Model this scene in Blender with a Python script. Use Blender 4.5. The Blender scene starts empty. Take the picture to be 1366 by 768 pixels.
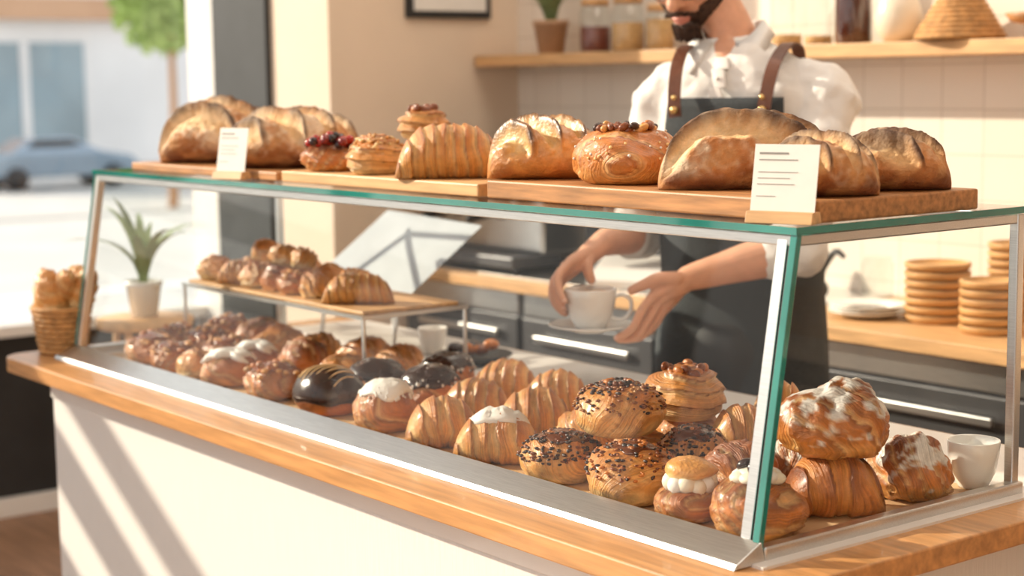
import bpy, math, random
import numpy as np
from mathutils import Vector, Matrix, noise
random.seed(7)
S=bpy.context.scene
def lin(r,g,b):
    f=lambda c:(c/255/12.92) if c/255<=.04045 else ((c/255+.055)/1.055)**2.4
    return (f(r),f(g),f(b))
def mixc(a,b,t):
    t=max(0,min(1,t));return tuple(a[i]*(1-t)+b[i]*t for i in range(3))
def sm(a,b,x):
    t=max(0,min(1,(x-a)/(b-a)));return t*t*(3-2*t)
# ------------------------------------------------------------ materials
def newmat(name):
    m=bpy.data.materials.new(name);m.use_nodes=True;nt=m.node_tree
    return m,nt,nt.nodes['Principled BSDF']
def pmat(name,col,rough=.5,metal=0,nscale=0,namt=.1,bump=0,bscale=80,coat=0,sss=0,stretch=None):
    m,nt,b=newmat(name)
    b.inputs['Roughness'].default_value=rough;b.inputs['Metallic'].default_value=metal;b.inputs['Coat Weight'].default_value=coat
    if sss: b.inputs['Subsurface Weight'].default_value=sss;b.inputs['Subsurface Radius'].default_value=(1,.35,.2);b.inputs['Subsurface Scale'].default_value=.01
    tc=nt.nodes.new('ShaderNodeTexCoord');mp=nt.nodes.new('ShaderNodeMapping');nt.links.new(tc.outputs['Object'],mp.inputs[0])
    if stretch: mp.inputs['Scale'].default_value=stretch
    n=nt.nodes.new('ShaderNodeTexNoise');n.inputs['Scale'].default_value=nscale or 8;n.inputs['Detail'].default_value=5;nt.links.new(mp.outputs[0],n.inputs[0])
    r=nt.nodes.new('ShaderNodeValToRGB');r.color_ramp.elements[0].position=.3;r.color_ramp.elements[1].position=.7
    r.color_ramp.elements[0].color=(*[c*(1-namt) for c in col],1);r.color_ramp.elements[1].color=(*[min(1,c*(1+namt*.6)) for c in col],1)
    nt.links.new(n.outputs[0],r.inputs[0]);nt.links.new(r.outputs[0],b.inputs['Base Color'])
    if bump:
        n2=nt.nodes.new('ShaderNodeTexNoise');n2.inputs['Scale'].default_value=bscale;n2.inputs['Detail'].default_value=4;nt.links.new(mp.outputs[0],n2.inputs[0])
        bp=nt.nodes.new('ShaderNodeBump');bp.inputs['Strength'].default_value=bump;bp.inputs['Distance'].default_value=.01;nt.links.new(n2.outputs[0],bp.inputs['Height']);nt.links.new(bp.outputs[0],b.inputs['Normal'])
    return m
def vmat(name,rough,bump=.3,bscale=220,coat=0,nlo=.75,nhi=1.15,nsc=45,lay=0):
    # baked surface: colour from the mesh, mottling + fine lamination (attribute alpha holds layer coordinate)
    m,nt,b=newmat(name);N=nt.nodes.new;K=nt.links.new
    a=N('ShaderNodeAttribute');a.attribute_name='Col';tc=N('ShaderNodeTexCoord')
    n=N('ShaderNodeTexNoise');n.inputs['Scale'].default_value=nsc;n.inputs['Detail'].default_value=6;n.inputs['Roughness'].default_value=.65;K(tc.outputs['Object'],n.inputs[0])
    mr=N('ShaderNodeMapRange');mr.inputs[1].default_value=.3;mr.inputs[2].default_value=.7;mr.inputs[3].default_value=nlo;mr.inputs[4].default_value=nhi;K(n.outputs[0],mr.inputs[0])
    mx=N('ShaderNodeVectorMath');mx.operation='SCALE';K(a.outputs['Color'],mx.inputs[0])
    sc=mr.outputs[0];n2=N('ShaderNodeTexNoise');n2.inputs['Scale'].default_value=bscale;n2.inputs['Detail'].default_value=5;K(tc.outputs['Object'],n2.inputs[0]);hgt=n2.outputs[0]
    if lay:
        v=N('ShaderNodeVectorMath');v.operation='SCALE';v.inputs['Scale'].default_value=9;K(tc.outputs['Object'],v.inputs[0])
        cx=N('ShaderNodeCombineXYZ');ml=N('ShaderNodeMath');ml.operation='MULTIPLY';ml.inputs[1].default_value=13;K(a.outputs['Alpha'],ml.inputs[0]);K(ml.outputs[0],cx.inputs[0])
        ad=N('ShaderNodeVectorMath');K(v.outputs[0],ad.inputs[0]);K(cx.outputs[0],ad.inputs[1])
        n3=N('ShaderNodeTexNoise');n3.inputs['Scale'].default_value=1;n3.inputs['Detail'].default_value=3;K(ad.outputs[0],n3.inputs[0])
        m3=N('ShaderNodeMapRange');m3.inputs[1].default_value=.35;m3.inputs[2].default_value=.65;m3.inputs[3].default_value=.78;m3.inputs[4].default_value=1.12;K(n3.outputs[0],m3.inputs[0])
        mm=N('ShaderNodeMath');mm.operation='MULTIPLY';K(sc,mm.inputs[0]);K(m3.outputs[0],mm.inputs[1]);sc=mm.outputs[0]
        am=N('ShaderNodeMath');am.operation='MULTIPLY_ADD';am.inputs[1].default_value=1.6;K(n3.outputs[0],am.inputs[0]);K(hgt,am.inputs[2]);hgt=am.outputs[0]
    K(sc,mx.inputs['Scale']);K(mx.outputs[0],b.inputs['Base Color']);b.inputs['Roughness'].default_value=rough;b.inputs['Coat Weight'].default_value=coat;b.inputs['Coat Roughness'].default_value=.25
    bp=N('ShaderNodeBump');bp.inputs['Strength'].default_value=bump;bp.inputs['Distance'].default_value=.004;K(hgt,bp.inputs['Height']);K(bp.outputs[0],b.inputs['Normal'])
    return m
CRUST=vmat('baked_crust',.42,.65,150,.30,.76,1.12,60,1);GLOSS=vmat('chocolate_glaze',.25,.2,90,.3,.85,1.15);CREAM=vmat('cream_icing',.5,.15,120,0,.94,1.03);FLOUR=vmat('rustic_crust',.75,.9,130,0,.78,1.16,50)
def glassmat(name,tint,base=.05,amp=.85):
    m=bpy.data.materials.new(name);m.use_nodes=True;nt=m.node_tree;nt.nodes.clear()
    o=nt.nodes.new('ShaderNodeOutputMaterial');mx=nt.nodes.new('ShaderNodeMixShader');t=nt.nodes.new('ShaderNodeBsdfTransparent');g=nt.nodes.new('ShaderNodeBsdfGlossy')
    t.inputs[0].default_value=(*tint,1);g.inputs['Roughness'].default_value=.02
    lw=nt.nodes.new('ShaderNodeLayerWeight');lw.inputs[0].default_value=.5
    p=nt.nodes.new('ShaderNodeMath');p.operation='POWER';p.inputs[1].default_value=5;nt.links.new(lw.outputs['Facing'],p.inputs[0])
    a=nt.nodes.new('ShaderNodeMath');a.operation='MULTIPLY_ADD';a.inputs[1].default_value=amp;a.inputs[2].default_value=base;nt.links.new(p.outputs[0],a.inputs[0])
    nt.links.new(a.outputs[0],mx.inputs[0]);nt.links.new(t.outputs[0],mx.inputs[1]);nt.links.new(g.outputs[0],mx.inputs[2]);nt.links.new(mx.outputs[0],o.inputs[0])
    return m
GLASS=glassmat('clear_glass',(.985,.992,.988),.015,.5)
JAR=glassmat('jar_glass',(.93,.95,.94),.06,.8)
TEAL=pmat('glass_edge_teal',lin(36,128,118),.08,0,6,.35,coat=1)
STEEL=pmat('brushed_steel',(.66,.66,.65),.3,1,20,.12,stretch=(1,30,30))
DARKSTEEL=pmat('dark_steel',(.10,.10,.105),.4,.6,5,.2)
RUBBER=pmat('black_seal',(.012,.012,.013),.5)
WOOD=pmat('oak_edge',lin(204,150,96),.38,0,5,.28,coat=.25,stretch=(1.2,14,14),bump=.05)
BOARDW=pmat('acacia_board',lin(180,128,80),.5,0,6,.4,stretch=(1.5,16,16),bump=.08)
BOWLW=pmat('bamboo_plate',lin(204,156,100),.5,0,6,.25,stretch=(1.5,1.5,16),bump=.05)
LIGHTW=pmat('light_oak',lin(210,166,116),.5,0,5,.24,stretch=(1.5,14,14),bump=.05)
WHITE=pmat('white_laminate',(.80,.78,.75),.3,0,4,.03,coat=.2)
CERAM=pmat('white_ceramic',(.84,.83,.80),.12,0,4,.02,coat=.6)
PAPER=pmat('parchment',lin(210,174,132),.7,0,6,.14,bump=.2,bscale=25)
CARD=pmat('card',(.78,.77,.74),.7,0,30,.03)
INK=pmat('ink',(.25,.24,.23),.7)
BLACK=pmat('black_paint',(.022,.023,.025),.45,0,6,.3)
PLASTER=pmat('cream_plaster',lin(226,208,188),.85,0,3,.05,bump=.08,bscale=60)
CEIL=pmat('ceiling_paint',(.8,.78,.74),.9,0,3,.03)
SHIRT=pmat('white_cotton',(.80,.79,.77),.85,0,14,.05,bump=.25,bscale=9)
APRON=pmat('charcoal_canvas',lin(60,66,70),.85,0,160,.2,bump=.15,bscale=14)
LEATHER=pmat('brown_leather',lin(96,54,34),.5,0,30,.2,bump=.2)
BRASS=pmat('brass',(.7,.5,.22),.25,1)
SKIN=pmat('skin',lin(218,164,134),.48,0,35,.10,sss=.12,bump=.08,bscale=260)
HAIR=pmat('dark_hair',lin(78,54,40),.8,0,150,.6,bump=1.0,bscale=240)
LEAF=pmat('leaf_green',lin(138,156,108),.5,0,10,.3)
TERRA=pmat('terracotta',lin(176,140,110),.75,0,20,.12)
def tilemat():
    m,nt,b=newmat('white_tile');tc=nt.nodes.new('ShaderNodeTexCoord');mp=nt.nodes.new('ShaderNodeMapping');mp.inputs['Rotation'].default_value=(math.pi/2,0,0)
    nt.links.new(tc.outputs['Object'],mp.inputs[0]);br=nt.nodes.new('ShaderNodeTexBrick');br.offset=0;br.inputs['Scale'].default_value=1;br.inputs['Brick Width'].default_value=.135;br.inputs['Row Height'].default_value=.12
    br.inputs['Mortar Size'].default_value=.0022;br.inputs['Color1'].default_value=(*lin(234,225,214),1);br.inputs['Color2'].default_value=(*lin(229,219,207),1);br.inputs['Mortar'].default_value=(*lin(208,197,184),1)
    nt.links.new(mp.outputs[0],br.inputs[0]);nt.links.new(br.outputs[0],b.inputs['Base Color']);b.inputs['Roughness'].default_value=.3
    bp=nt.nodes.new('ShaderNodeBump');bp.inputs['Strength'].default_value=.3;bp.inputs['Distance'].default_value=-.002;nt.links.new(br.outputs['Fac'],bp.inputs['Height']);nt.links.new(bp.outputs[0],b.inputs['Normal']);return m
TILE=tilemat()
PANEL=pmat('painted_panel',(.76,.745,.72),.5,0,200,.03,bump=.12,bscale=200,stretch=(1,1,.04))
FLOORM=pmat('floor_wood',lin(156,118,90),.5,0,3,.3,stretch=(1,10,1))
# ------------------------------------------------------------ mesh builder
class MB:
    def __init__(s): s.v=[];s.f=[];s.c=[];s.m=[]
    def add(s,vs,fs,col=(.8,.8,.8),mat=0):
        o=len(s.v);s.v+=[tuple(v) for v in vs]
        s.c+= (list(col) if isinstance(col,list) else [col]*len(vs))
        for f in fs: s.f.append(tuple(i+o for i in f));s.m.append(mat)
    def ball(s,nu,nv,fn,mat=0):
        vs=[];cs=[]
        p,c=fn(0,0);vs.append(p);cs.append(c)
        for j in range(1,nv):
            for i in range(nu):
                p,c=fn(i/nu,j/nv);vs.append(p);cs.append(c)
        p,c=fn(0,1);vs.append(p);cs.append(c)
        fs=[]
        for i in range(nu): fs.append((0,1+i,1+(i+1)%nu))
        for j in range(nv-2):
            a=1+j*nu;b=a+nu
            for i in range(nu):
                k=(i+1)%nu;fs.append((a+i,b+i,b+k,a+k))
        a=1+(nv-2)*nu;e=len(vs)-1
        for i in range(nu): fs.append((a+i,e,a+(i+1)%nu))
        s.add(vs,fs,cs,mat)
    def ell(s,c,r,col=(.8,.8,.8),mat=0,nu=16,nv=10,M=None):
        c=Vector(c)
        def fn(u,v):
            a=u*2*math.pi;ph=v*math.pi;p=Vector((r[0]*math.sin(ph)*math.cos(a),r[1]*math.sin(ph)*math.sin(a),r[2]*math.cos(ph)))
            if M is not None:p=M@p
            return p+c,col
        s.ball(nu,nv,fn,mat)
    def tube(s,pts,rad,col=(.8,.8,.8),mat=0,n=12,sub=4,flat=1.0):
        P=[Vector(p) for p in pts];R=list(rad) if hasattr(rad,'__len__') else [rad]*len(P)
        Q=[];RR=[]
        for i in range(len(P)-1):
            p0=P[max(i-1,0)];p1=P[i];p2=P[i+1];p3=P[min(i+2,len(P)-1)]
            for k in range(sub):
                t=k/sub;Q.append(.5*((2*p1)+(p2-p0)*t+(2*p0-5*p1+4*p2-p3)*t*t+(3*p1-p0-3*p2+p3)*t**3));RR.append(R[i]*(1-t)+R[i+1]*t)
        Q.append(P[-1]);RR.append(R[-1])
        d0=(Q[1]-Q[0]).normalized();d1=(Q[-1]-Q[-2]).normalized()
        Q2=[Q[0]-d0*RR[0]*x for x in (.95,.7,.35)];R2=[RR[0]*math.sqrt(1-x*x) for x in (.95,.7,.35)]
        Q3=[Q[-1]+d1*RR[-1]*x for x in (.35,.7,.95)];R3=[RR[-1]*math.sqrt(1-x*x) for x in (.35,.7,.95)]
        Q=Q2+Q+Q3;RR=R2+RR+R3
        t=d0;up=Vector((0,0,1)) if abs(t.z)<.9 else Vector((1,0,0));nrm=t.cross(up).normalized()
        vs=[];N=len(Q)
        for i in range(N):
            t=(Q[min(i+1,N-1)]-Q[max(i-1,0)]).normalized();nrm=(nrm-t*nrm.dot(t)).normalized();bn=t.cross(nrm)
            for k in range(n):
                a=2*math.pi*k/n;vs.append(Q[i]+nrm*math.cos(a)*RR[i]+bn*math.sin(a)*RR[i]*flat)
        fs=[]
        for i in range(N-1):
            for k in range(n):
                l=(k+1)%n;fs.append((i*n+k,i*n+l,(i+1)*n+l,(i+1)*n+k))
        fs.append(tuple(range(n-1,-1,-1)));fs.append(tuple((N-1)*n+k for k in range(n)))
        s.add(vs,fs,col,mat)
    def box(s,a,b,col=(.8,.8,.8),mat=0):
        x0,y0,z0=a;x1,y1,z1=b
        s.hexa([(x0,y0,z0),(x1,y0,z0),(x1,y1,z0),(x0,y1,z0),(x0,y0,z1),(x1,y0,z1),(x1,y1,z1),(x0,y1,z1)],col,mat)
    def hexa(s,p,col=(.8,.8,.8),mat=0):
        s.add(p,[(3,2,1,0),(4,5,6,7),(0,1,5,4),(1,2,6,5),(2,3,7,6),(3,0,4,7)],col,mat)
    def lathe(s,prof,c=(0,0,0),col=(.8,.8,.8),mat=0,n=40):
        vs=[];c=Vector(c)
        for r,z in prof:
            for k in range(n):
                a=2*math.pi*k/n;vs.append(c+Vector((r*math.cos(a),r*math.sin(a),z)))
        fs=[(i*n+k,i*n+(k+1)%n,(i+1)*n+(k+1)%n,(i+1)*n+k) for i in range(len(prof)-1) for k in range(n)]
        s.add(vs,fs,col,mat)
    def obj(s,name,mats,loc=(0,0,0),rz=0,smooth=True,parent=None,bevel=0):
        me=bpy.data.meshes.new(name);me.from_pydata(s.v,[],s.f)
        for m in (mats if isinstance(mats,list) else [mats]): me.materials.append(m)
        me.polygons.foreach_set('material_index',s.m)
        if smooth: me.polygons.foreach_set('use_smooth',[True]*len(s.f))
        a=me.color_attributes.new('Col','FLOAT_COLOR','POINT');a.data.foreach_set('color',np.array([(*c,0) if len(c)==3 else c for c in s.c],dtype=np.float32).ravel())
        me.update();o=bpy.data.objects.new(name,me);o.location=loc;o.rotation_euler=(0,0,rz);bpy.context.collection.objects.link(o)
        if parent:o.parent=parent
        if bevel:
            b=o.modifiers.new('b','BEVEL');b.width=bevel;b.segments=2;b.limit_method='ANGLE'
        return o
def empty(name,loc=(0,0,0)):
    o=bpy.data.objects.new(name,None);o.location=loc;o.empty_display_size=.05;bpy.context.collection.objects.link(o);return o
def boxo(name,a,b,mat,parent=None,bevel=.002):
    m=MB();m.box(a,b);return m.obj(name,mat,smooth=False,parent=parent,bevel=bevel)
# ------------------------------------------------------------ pastry colours
GOLD=lin(226,160,84);BROWN=lin(200,120,52);DEEP=lin(132,68,28);PALE=lin(246,212,150);DARK=lin(60,30,16);CHOC=lin(54,30,20);WHT=(.84,.81,.76);CRM=(.82,.75,.61);NUT=lin(210,156,96)
class Dome:
    def __init__(s,w,h,asp=1.0,seed=0,amp=.05,low=.36):
        s.a=w/2;s.b=w/2*asp;s.h=h;s.sd=seed*7.31;s.amp=amp;s.low=low
    def pt(s,u,v,off=0):
        ph=v*math.pi;th=u*2*math.pi;r=math.sin(ph);c=math.cos(ph)
        if c>=0: z=s.low+(1-s.low)*math.sqrt(max(0,1-r**2.3))
        else: r=max(r,0)**.75; z=s.low+s.low*1.25*c
        z=max(z,0)
        nx,ny=math.cos(th),math.sin(th)
        k=1+s.amp*2*noise.noise(Vector((nx*r*1.3+s.sd,ny*r*1.3,z*1.5)))+s.amp*.7*noise.noise(Vector((nx*r*5,ny*r*5+s.sd,z*5)))
        p=Vector((s.a*r*nx*k,s.b*r*ny*k,s.h*z*(1+(k-1)*.7)))
        if off:
            n=Vector((nx*r/s.a,ny*r/s.b,max(c,-.2)/s.h)).normalized();p=p+n*off
        return p,r,z
def bun_body(mb,D,pal=(PALE,GOLD,BROWN),nu=56,nv=36,groove=None,mat=0):
    def fn(u,v):
        p,r,z=D.pt(u,v);c=mixc(pal[0],pal[1],sm(.05,.38,z+.12*noise.noise(p*30)));c=mixc(c,pal[2],.85*sm(.45,1.0,z+.35*noise.noise(p*22+Vector((D.sd,0,0)))))
        lay=0
        if groove:
            dz,dc,lay=groove(u,v,r,z,p)
            if dz: p=D.pt(u,v,dz)[0];p.z=max(p.z,0)
            if dc: c=mixc(c,dc[0],dc[1])
        return p,c+(lay,)
    mb.ball(nu,nv,fn,mat)
def cap(mb,D,v0,off,col,mat,wave=.06,nu=44,nv=12,lump=0):
    ph=D.sd
    def fn(u,v):
        vv=v0*(1+wave*3*noise.noise(Vector((math.cos(u*6.283)*1.8,math.sin(u*6.283)*1.8,ph))))*min(1,v*1.12)
        o=off*(1-sm(.8,1.0,v)*1.7)
        p,r,z=D.pt(u,vv,o)
        if lump: p.z+=lump*(.5+noise.noise(p*60))*(1-sm(.75,1,v))
        return p,col
    mb.ball(nu,nv,fn,mat)
def scatter(mb,D,n,vmax,size,cols,mat=0,vmin=0.0,shape=(1,1,1)):
    for i in range(n):
        v=math.sqrt(random.uniform(vmin**2,vmax**2));u=random.random();p=D.pt(u,v,size*.25)[0]
        M=Matrix.Rotation(random.random()*6.28,3,'Z')@Matrix.Rotation(random.uniform(-.5,.5),3,'X');s_=size*random.uniform(.7,1.25)
        mb.ell(p,(s_*shape[0],s_*shape[1],s_*shape[2]),random.choice(cols),mat,6,4,M)
MATS=[CRUST,GLOSS,CREAM,FLOUR]
def rot(): return random.uniform(0,6.28)
def put(mb,name,x,y,z,rz=None): return mb.obj(name,MATS,(x,y,z),rot() if rz is None else rz)
def layered(D,k=5,amp=.004,seed=None):
    """laminated dough: curved overlapping sheets with a raised, browned edge"""
    sd_=D.sd if seed is None else seed;th=sd_*1.7;dx,dy=math.cos(th),math.sin(th)
    def g(u,v,r,z,p):
        x=(p.x*dx+p.y*dy)/D.a;y=(-p.x*dy+p.y*dx)/D.a
        L=k*(.42*x+.16*y*y+.30*z)+.45*noise.noise(Vector((x*1.6+sd_,y*1.6,z*2)));q=L%1.0
        d=amp*(q-.6)
        if q>.84: return d,(DEEP,.6*sm(.84,.97,q)),L
        return d,(PALE,.5*(1-sm(0,.3,q))),L
    return g
def nutbun(x,y,z,w,h,sd):
    mb=MB();D=Dome(w,h*.8,1,sd,.09);bun_body(mb,D,(GOLD,BROWN,DEEP),groove=layered(D,5,.006));cap(mb,D,.24,.002,DEEP,1)
    scatter(mb,D,30,.34,.0085,[NUT,GOLD,BROWN,lin(170,108,62)],0,shape=(1,.75,.6));return put(mb,'walnut_bun',x,y,z)
def icedbun(x,y,z,w,h,sd):
    mb=MB();D=Dome(w,h*.85,.85,sd,.06);bun_body(mb,D,(GOLD,BROWN,DEEP),groove=layered(D,5,.005))
    for i in range(-1,2):
        yy=i*w*.17;pts=[]
        for t in np.linspace(-.38,.38,9):
            X=t*w;rr=min(.98,math.hypot(X/D.a,(yy)/D.b));Z=D.h*(D.low+(1-D.low)*math.sqrt(1-rr**2.3));pts.append((X,yy+.006*math.sin(t*18),Z+.002))
        mb.tube(pts,[.003]+[.0075+.002*random.random() for _ in range(7)]+[.003],WHT,2,8,2)
    return put(mb,'iced_cream_bun',x,y,z,.7)
def plain(x,y,z,w,h,sd,pal=(GOLD,BROWN,DEEP),name='glazed_bun'):
    mb=MB();D=Dome(w,h,.92,sd,.08);bun_body(mb,D,pal,groove=layered(D,5,.007));return put(mb,name,x,y,z)
def chocstripe(x,y,z,w,h,sd):
    mb=MB();D=Dome(w,h,.85,sd,.03);bun_body(mb,D,(BROWN,DEEP,CHOC));cap(mb,D,.56,.003,CHOC,1,.03)
    for i in range(-4,5):
        xx=i*w*.1;pts=[]
        for t in np.linspace(-.36,.36,9):
            Y=t*w*.85;X=xx+t*w*.35;rr=math.hypot(X/D.a,Y/D.b)
            if rr<.93: pts.append((X,Y,D.h*(D.low+(1-D.low)*math.sqrt(1-rr**2.3))+.0035))
        if len(pts)>3: mb.tube(pts,.0016,lin(226,190,140),2,6,2)
    return put(mb,'chocolate_striped_bun',x,y,z,.5)
def toppedbun(x,y,z,w,h,sd,top,crumbs,name,base=(GOLD,BROWN,DEEP),ncr=120,vm=.36,capmat=2,lump=.004,size=.0035):
    mb=MB();D=Dome(w,h,.9,sd,.05);bun_body(mb,D,base,groove=layered(D,5,.005));cap(mb,D,vm,.0025,top,capmat,.09,lump=lump)
    scatter(mb,D,ncr,vm*1.12,size,crumbs,2);return put(mb,name,x,y,z)
def sprinkle(x,y,z,w,h,sd,name='chocolate_sprinkle_bun',center=CHOC,cs=(CHOC,DARK,DEEP),n=270,hole=True,core=.16):
    mb=MB();D=Dome(w,h,1,sd,.04,.42);gl=layered(D,4,.003)
    def g(u,v,r,z_,p):
        a=gl(u,v,r,z_,p);return a[0]*sm(.35,.8,r)+(-.010*sm(.28,.0,r) if hole else 0),(a[1][0],a[1][1]*.6),a[2]
    bun_body(mb,D,(PALE,GOLD,BROWN),groove=g)
    if hole: cap(mb,D,core,.0010,mixc(center,DEEP,.5),1,.12)
    scatter(mb,D,n,.46,.0031,list(cs),0,.05,(1.5,.8,.7))
    if hole:
        mb.ell((0,0,D.h*.95),(w*.13,w*.13,.006),center,1,20,8)
        for i in range(14):
            a=i/14*6.28;mb.ell((math.cos(a)*w*.13,math.sin(a)*w*.13,D.h*.985),(.006,.005,.005),random.choice([CHOC,DEEP,BROWN]),0,6,4)
    return put(mb,name,x,y,z)
def swirl(x,y,z,w,h,sd,name='cinnamon_swirl',nuts=False):
    mb=MB();D=Dome(w,h*.88,1,sd,.06,.42)
    def g(u,v,r,z_,p):
        L=v*6.2-u+.35*noise.noise(p*16+Vector((sd,0,0)));q=L%1.0
        if v>.68: return 0,(PALE,.2),L
        d=.008*(q-.55);return d,(DEEP,.8*sm(.82,1,q)) if q>.5 else (PALE,.6*sm(.35,0,q)),L
    bun_body(mb,D,(PALE,GOLD,BROWN),64,52,groove=g)
    if nuts: scatter(mb,D,110,.36,.0036,[PALE,NUT,GOLD],0)
    else:
        for i in range(15):
            a=i/15*6.28;rr=w*.21*(1+.15*math.sin(i*2.3));mb.ell((math.cos(a)*rr,math.sin(a)*rr,h*(.84+.05*math.sin(i*1.7))),(.011,.0065,.0085),random.choice([BROWN,DEEP,DEEP]),0,10,7,Matrix.Rotation(a+1.2,3,'Z'))
    return put(mb,name,x,y,z)
def croissant(x,y,z,w,h,sd,rz=None,ice=False,n=6,dep=.62,name='croissant',pal=(PALE,GOLD,BROWN),curv=.22,gl=0,fat=2.4):
    mb=MB();L=w/2;R0=w*dep/2
    def fn(u,v,off=0):
        t=-1+2*v;te=math.sin(t*math.pi/2);s=abs(te);a=u*2*math.pi
        sg=(s**.85)*n/2+.55+(.36*math.sin(a+.5)*(1 if te>0 else -1))*(.4+s)+.24*noise.noise(Vector((sd*3.3,math.cos(a)*1.3,te*2)));q=sg%1.0
        Rr=R0*(max(0,1-s**fat))**.55+.001
        k=1+.13*(.45-q)*(1 if sg>.5 else .4)+.07*noise.noise(Vector((te*3,math.cos(a)*1.5,math.sin(a)*1.5+sd)))
        yy=math.sin(a)*Rr*k
        p=Vector((L*te*(1-.02*math.cos(a)),yy-curv*w*(te*te)+curv*w*.3,0))
        H=h*(max(0,1-s**2.6))**.5*.96+h*.03
        p.z=max(0,H*.46+math.cos(a)*H*.54*k)+off
        c=mixc(pal[1],pal[2],sm(.8,.0,q+.3*noise.noise(Vector((te*5,a,sd))))*sm(-.5,.7,math.cos(a)))
        c=mixc(c,pal[0],.42*sm(.5,.85,q));c=mixc(c,DEEP,.5*(sm(.95,1,q)+sm(.08,0,q)))
        c=mixc(c,DEEP,.45*sm(.75,1,s))
        return p,c+(sg,)
    mb.ball(44,104,fn,1 if gl else 0)
    if ice:
        def f2(u,v):
            rad=min(v,.999); ang=u*6.283
            te=.5+.27*rad*math.cos(ang)*(1+.15*math.sin(3*ang));al=.17*rad*math.sin(ang)*(1+.2*math.sin(2*ang+1))
            p,_=fn(al%1.0,te,0);p=p+Vector((0,0,.004*(1-sm(.75,1,rad)*1.6)));return p,WHT
        mb.ball(28,8,f2,2)
    return put(mb,name,x,y,z,rz)
def choux(x,y,z,w,h,sd,name='powdered_choux_bun'):
    mb=MB();D=Dome(w,h,.9,sd,.12);gl=layered(D,5,.006)
    def g(u,v,r,z_,p):
        a=gl(u,v,r,z_,p);pw=sm(-.05,.2,noise.noise(p*38+Vector((sd,1,0)))+.4*noise.noise(p*120)+.9*(z_-.72));return .004*noise.noise(p*45)+a[0]*(1-pw),(mixc(a[1][0],WHT,pw) if a[1] else WHT,max(pw*.95,a[1][1])),a[2]
    bun_body(mb,D,(GOLD,BROWN,DEEP),72,52,g);return put(mb,name,x,y,z)
def creamsand(x,y,z,w,h,sd):
    mb=MB();D=Dome(w,h*.55,.9,sd,.05,.45);bun_body(mb,D,(GOLD,BROWN,DEEP),groove=layered(D,6,.005))
    for i in range(11):
        a=i/11*6.28;mb.ell((math.cos(a)*w*.25,math.sin(a)*w*.23,h*(.57+.03*math.sin(i*2.1))),(w*.12,w*.13,h*.15),CRM if i%3 else WHT,2,12,8)
    mb.ell((0,0,h*.6),(w*.3,w*.28,h*.15),WHT,2)
    D2=Dome(w*.72,h*.30,.9,sd+1,.08);m2=MB();bun_body(m2,D2,(PALE,GOLD,GOLD),30,16);mb.add([(v[0],v[1],v[2]+h*.66) for v in m2.v],m2.f,m2.c,0)
    return put(mb,'cream_filled_pastry',x,y,z)
def creamtop(x,y,z,w,h,sd):
    mb=MB();D=Dome(w,h*.72,.95,sd,.06,.42);bun_body(mb,D,(GOLD,BROWN,DEEP),60,40,layered(D,7,.007))
    for i in range(7):
        a=i/7*6.28+.3;mb.ell((math.cos(a)*w*.17,math.sin(a)*w*.17,h*(.72+.03*math.sin(i*2))),(w*.13,w*.12,h*.08),WHT if i%2 else CRM,2,14,8)
    mb.ell((0,0,h*.76),(w*.2,w*.2,h*.08),CRM,2)
    for dx,dy,dz in((-.06,.03,0),(.09,.05,.0),(.03,-.10,.0),(.0,.02,.07)):
        M=Matrix.Rotation(dx*20,3,'X');mb.ell((dx*w*1.3,dy*w*1.3,h*(.84+dz)),(w*.10,w*.09,h*.07),lin(44,22,18),1,14,8,M)
    return put(mb,'cream_and_fig_pastry',x,y,z)
def berry(x,y,z,w,h,sd):
    mb=MB();D=Dome(w,h*.6,.95,sd,.07,.45);bun_body(mb,D,(GOLD,BROWN,DEEP),groove=layered(D,6,.006))
    cols=[lin(120,16,16),lin(170,34,24),lin(44,16,20),lin(30,14,20)]
    for i in range(38):
        a=random.random()*6.28;r=random.random()**.6*w*.40;mb.ell((math.cos(a)*r,math.sin(a)*r,h*.60+random.random()*h*.28*(1-r/w*1.5)),(.0095,.0095,.009),random.choice(cols),1,8,6)
    return put(mb,'berry_danish',x,y,z)
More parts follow.
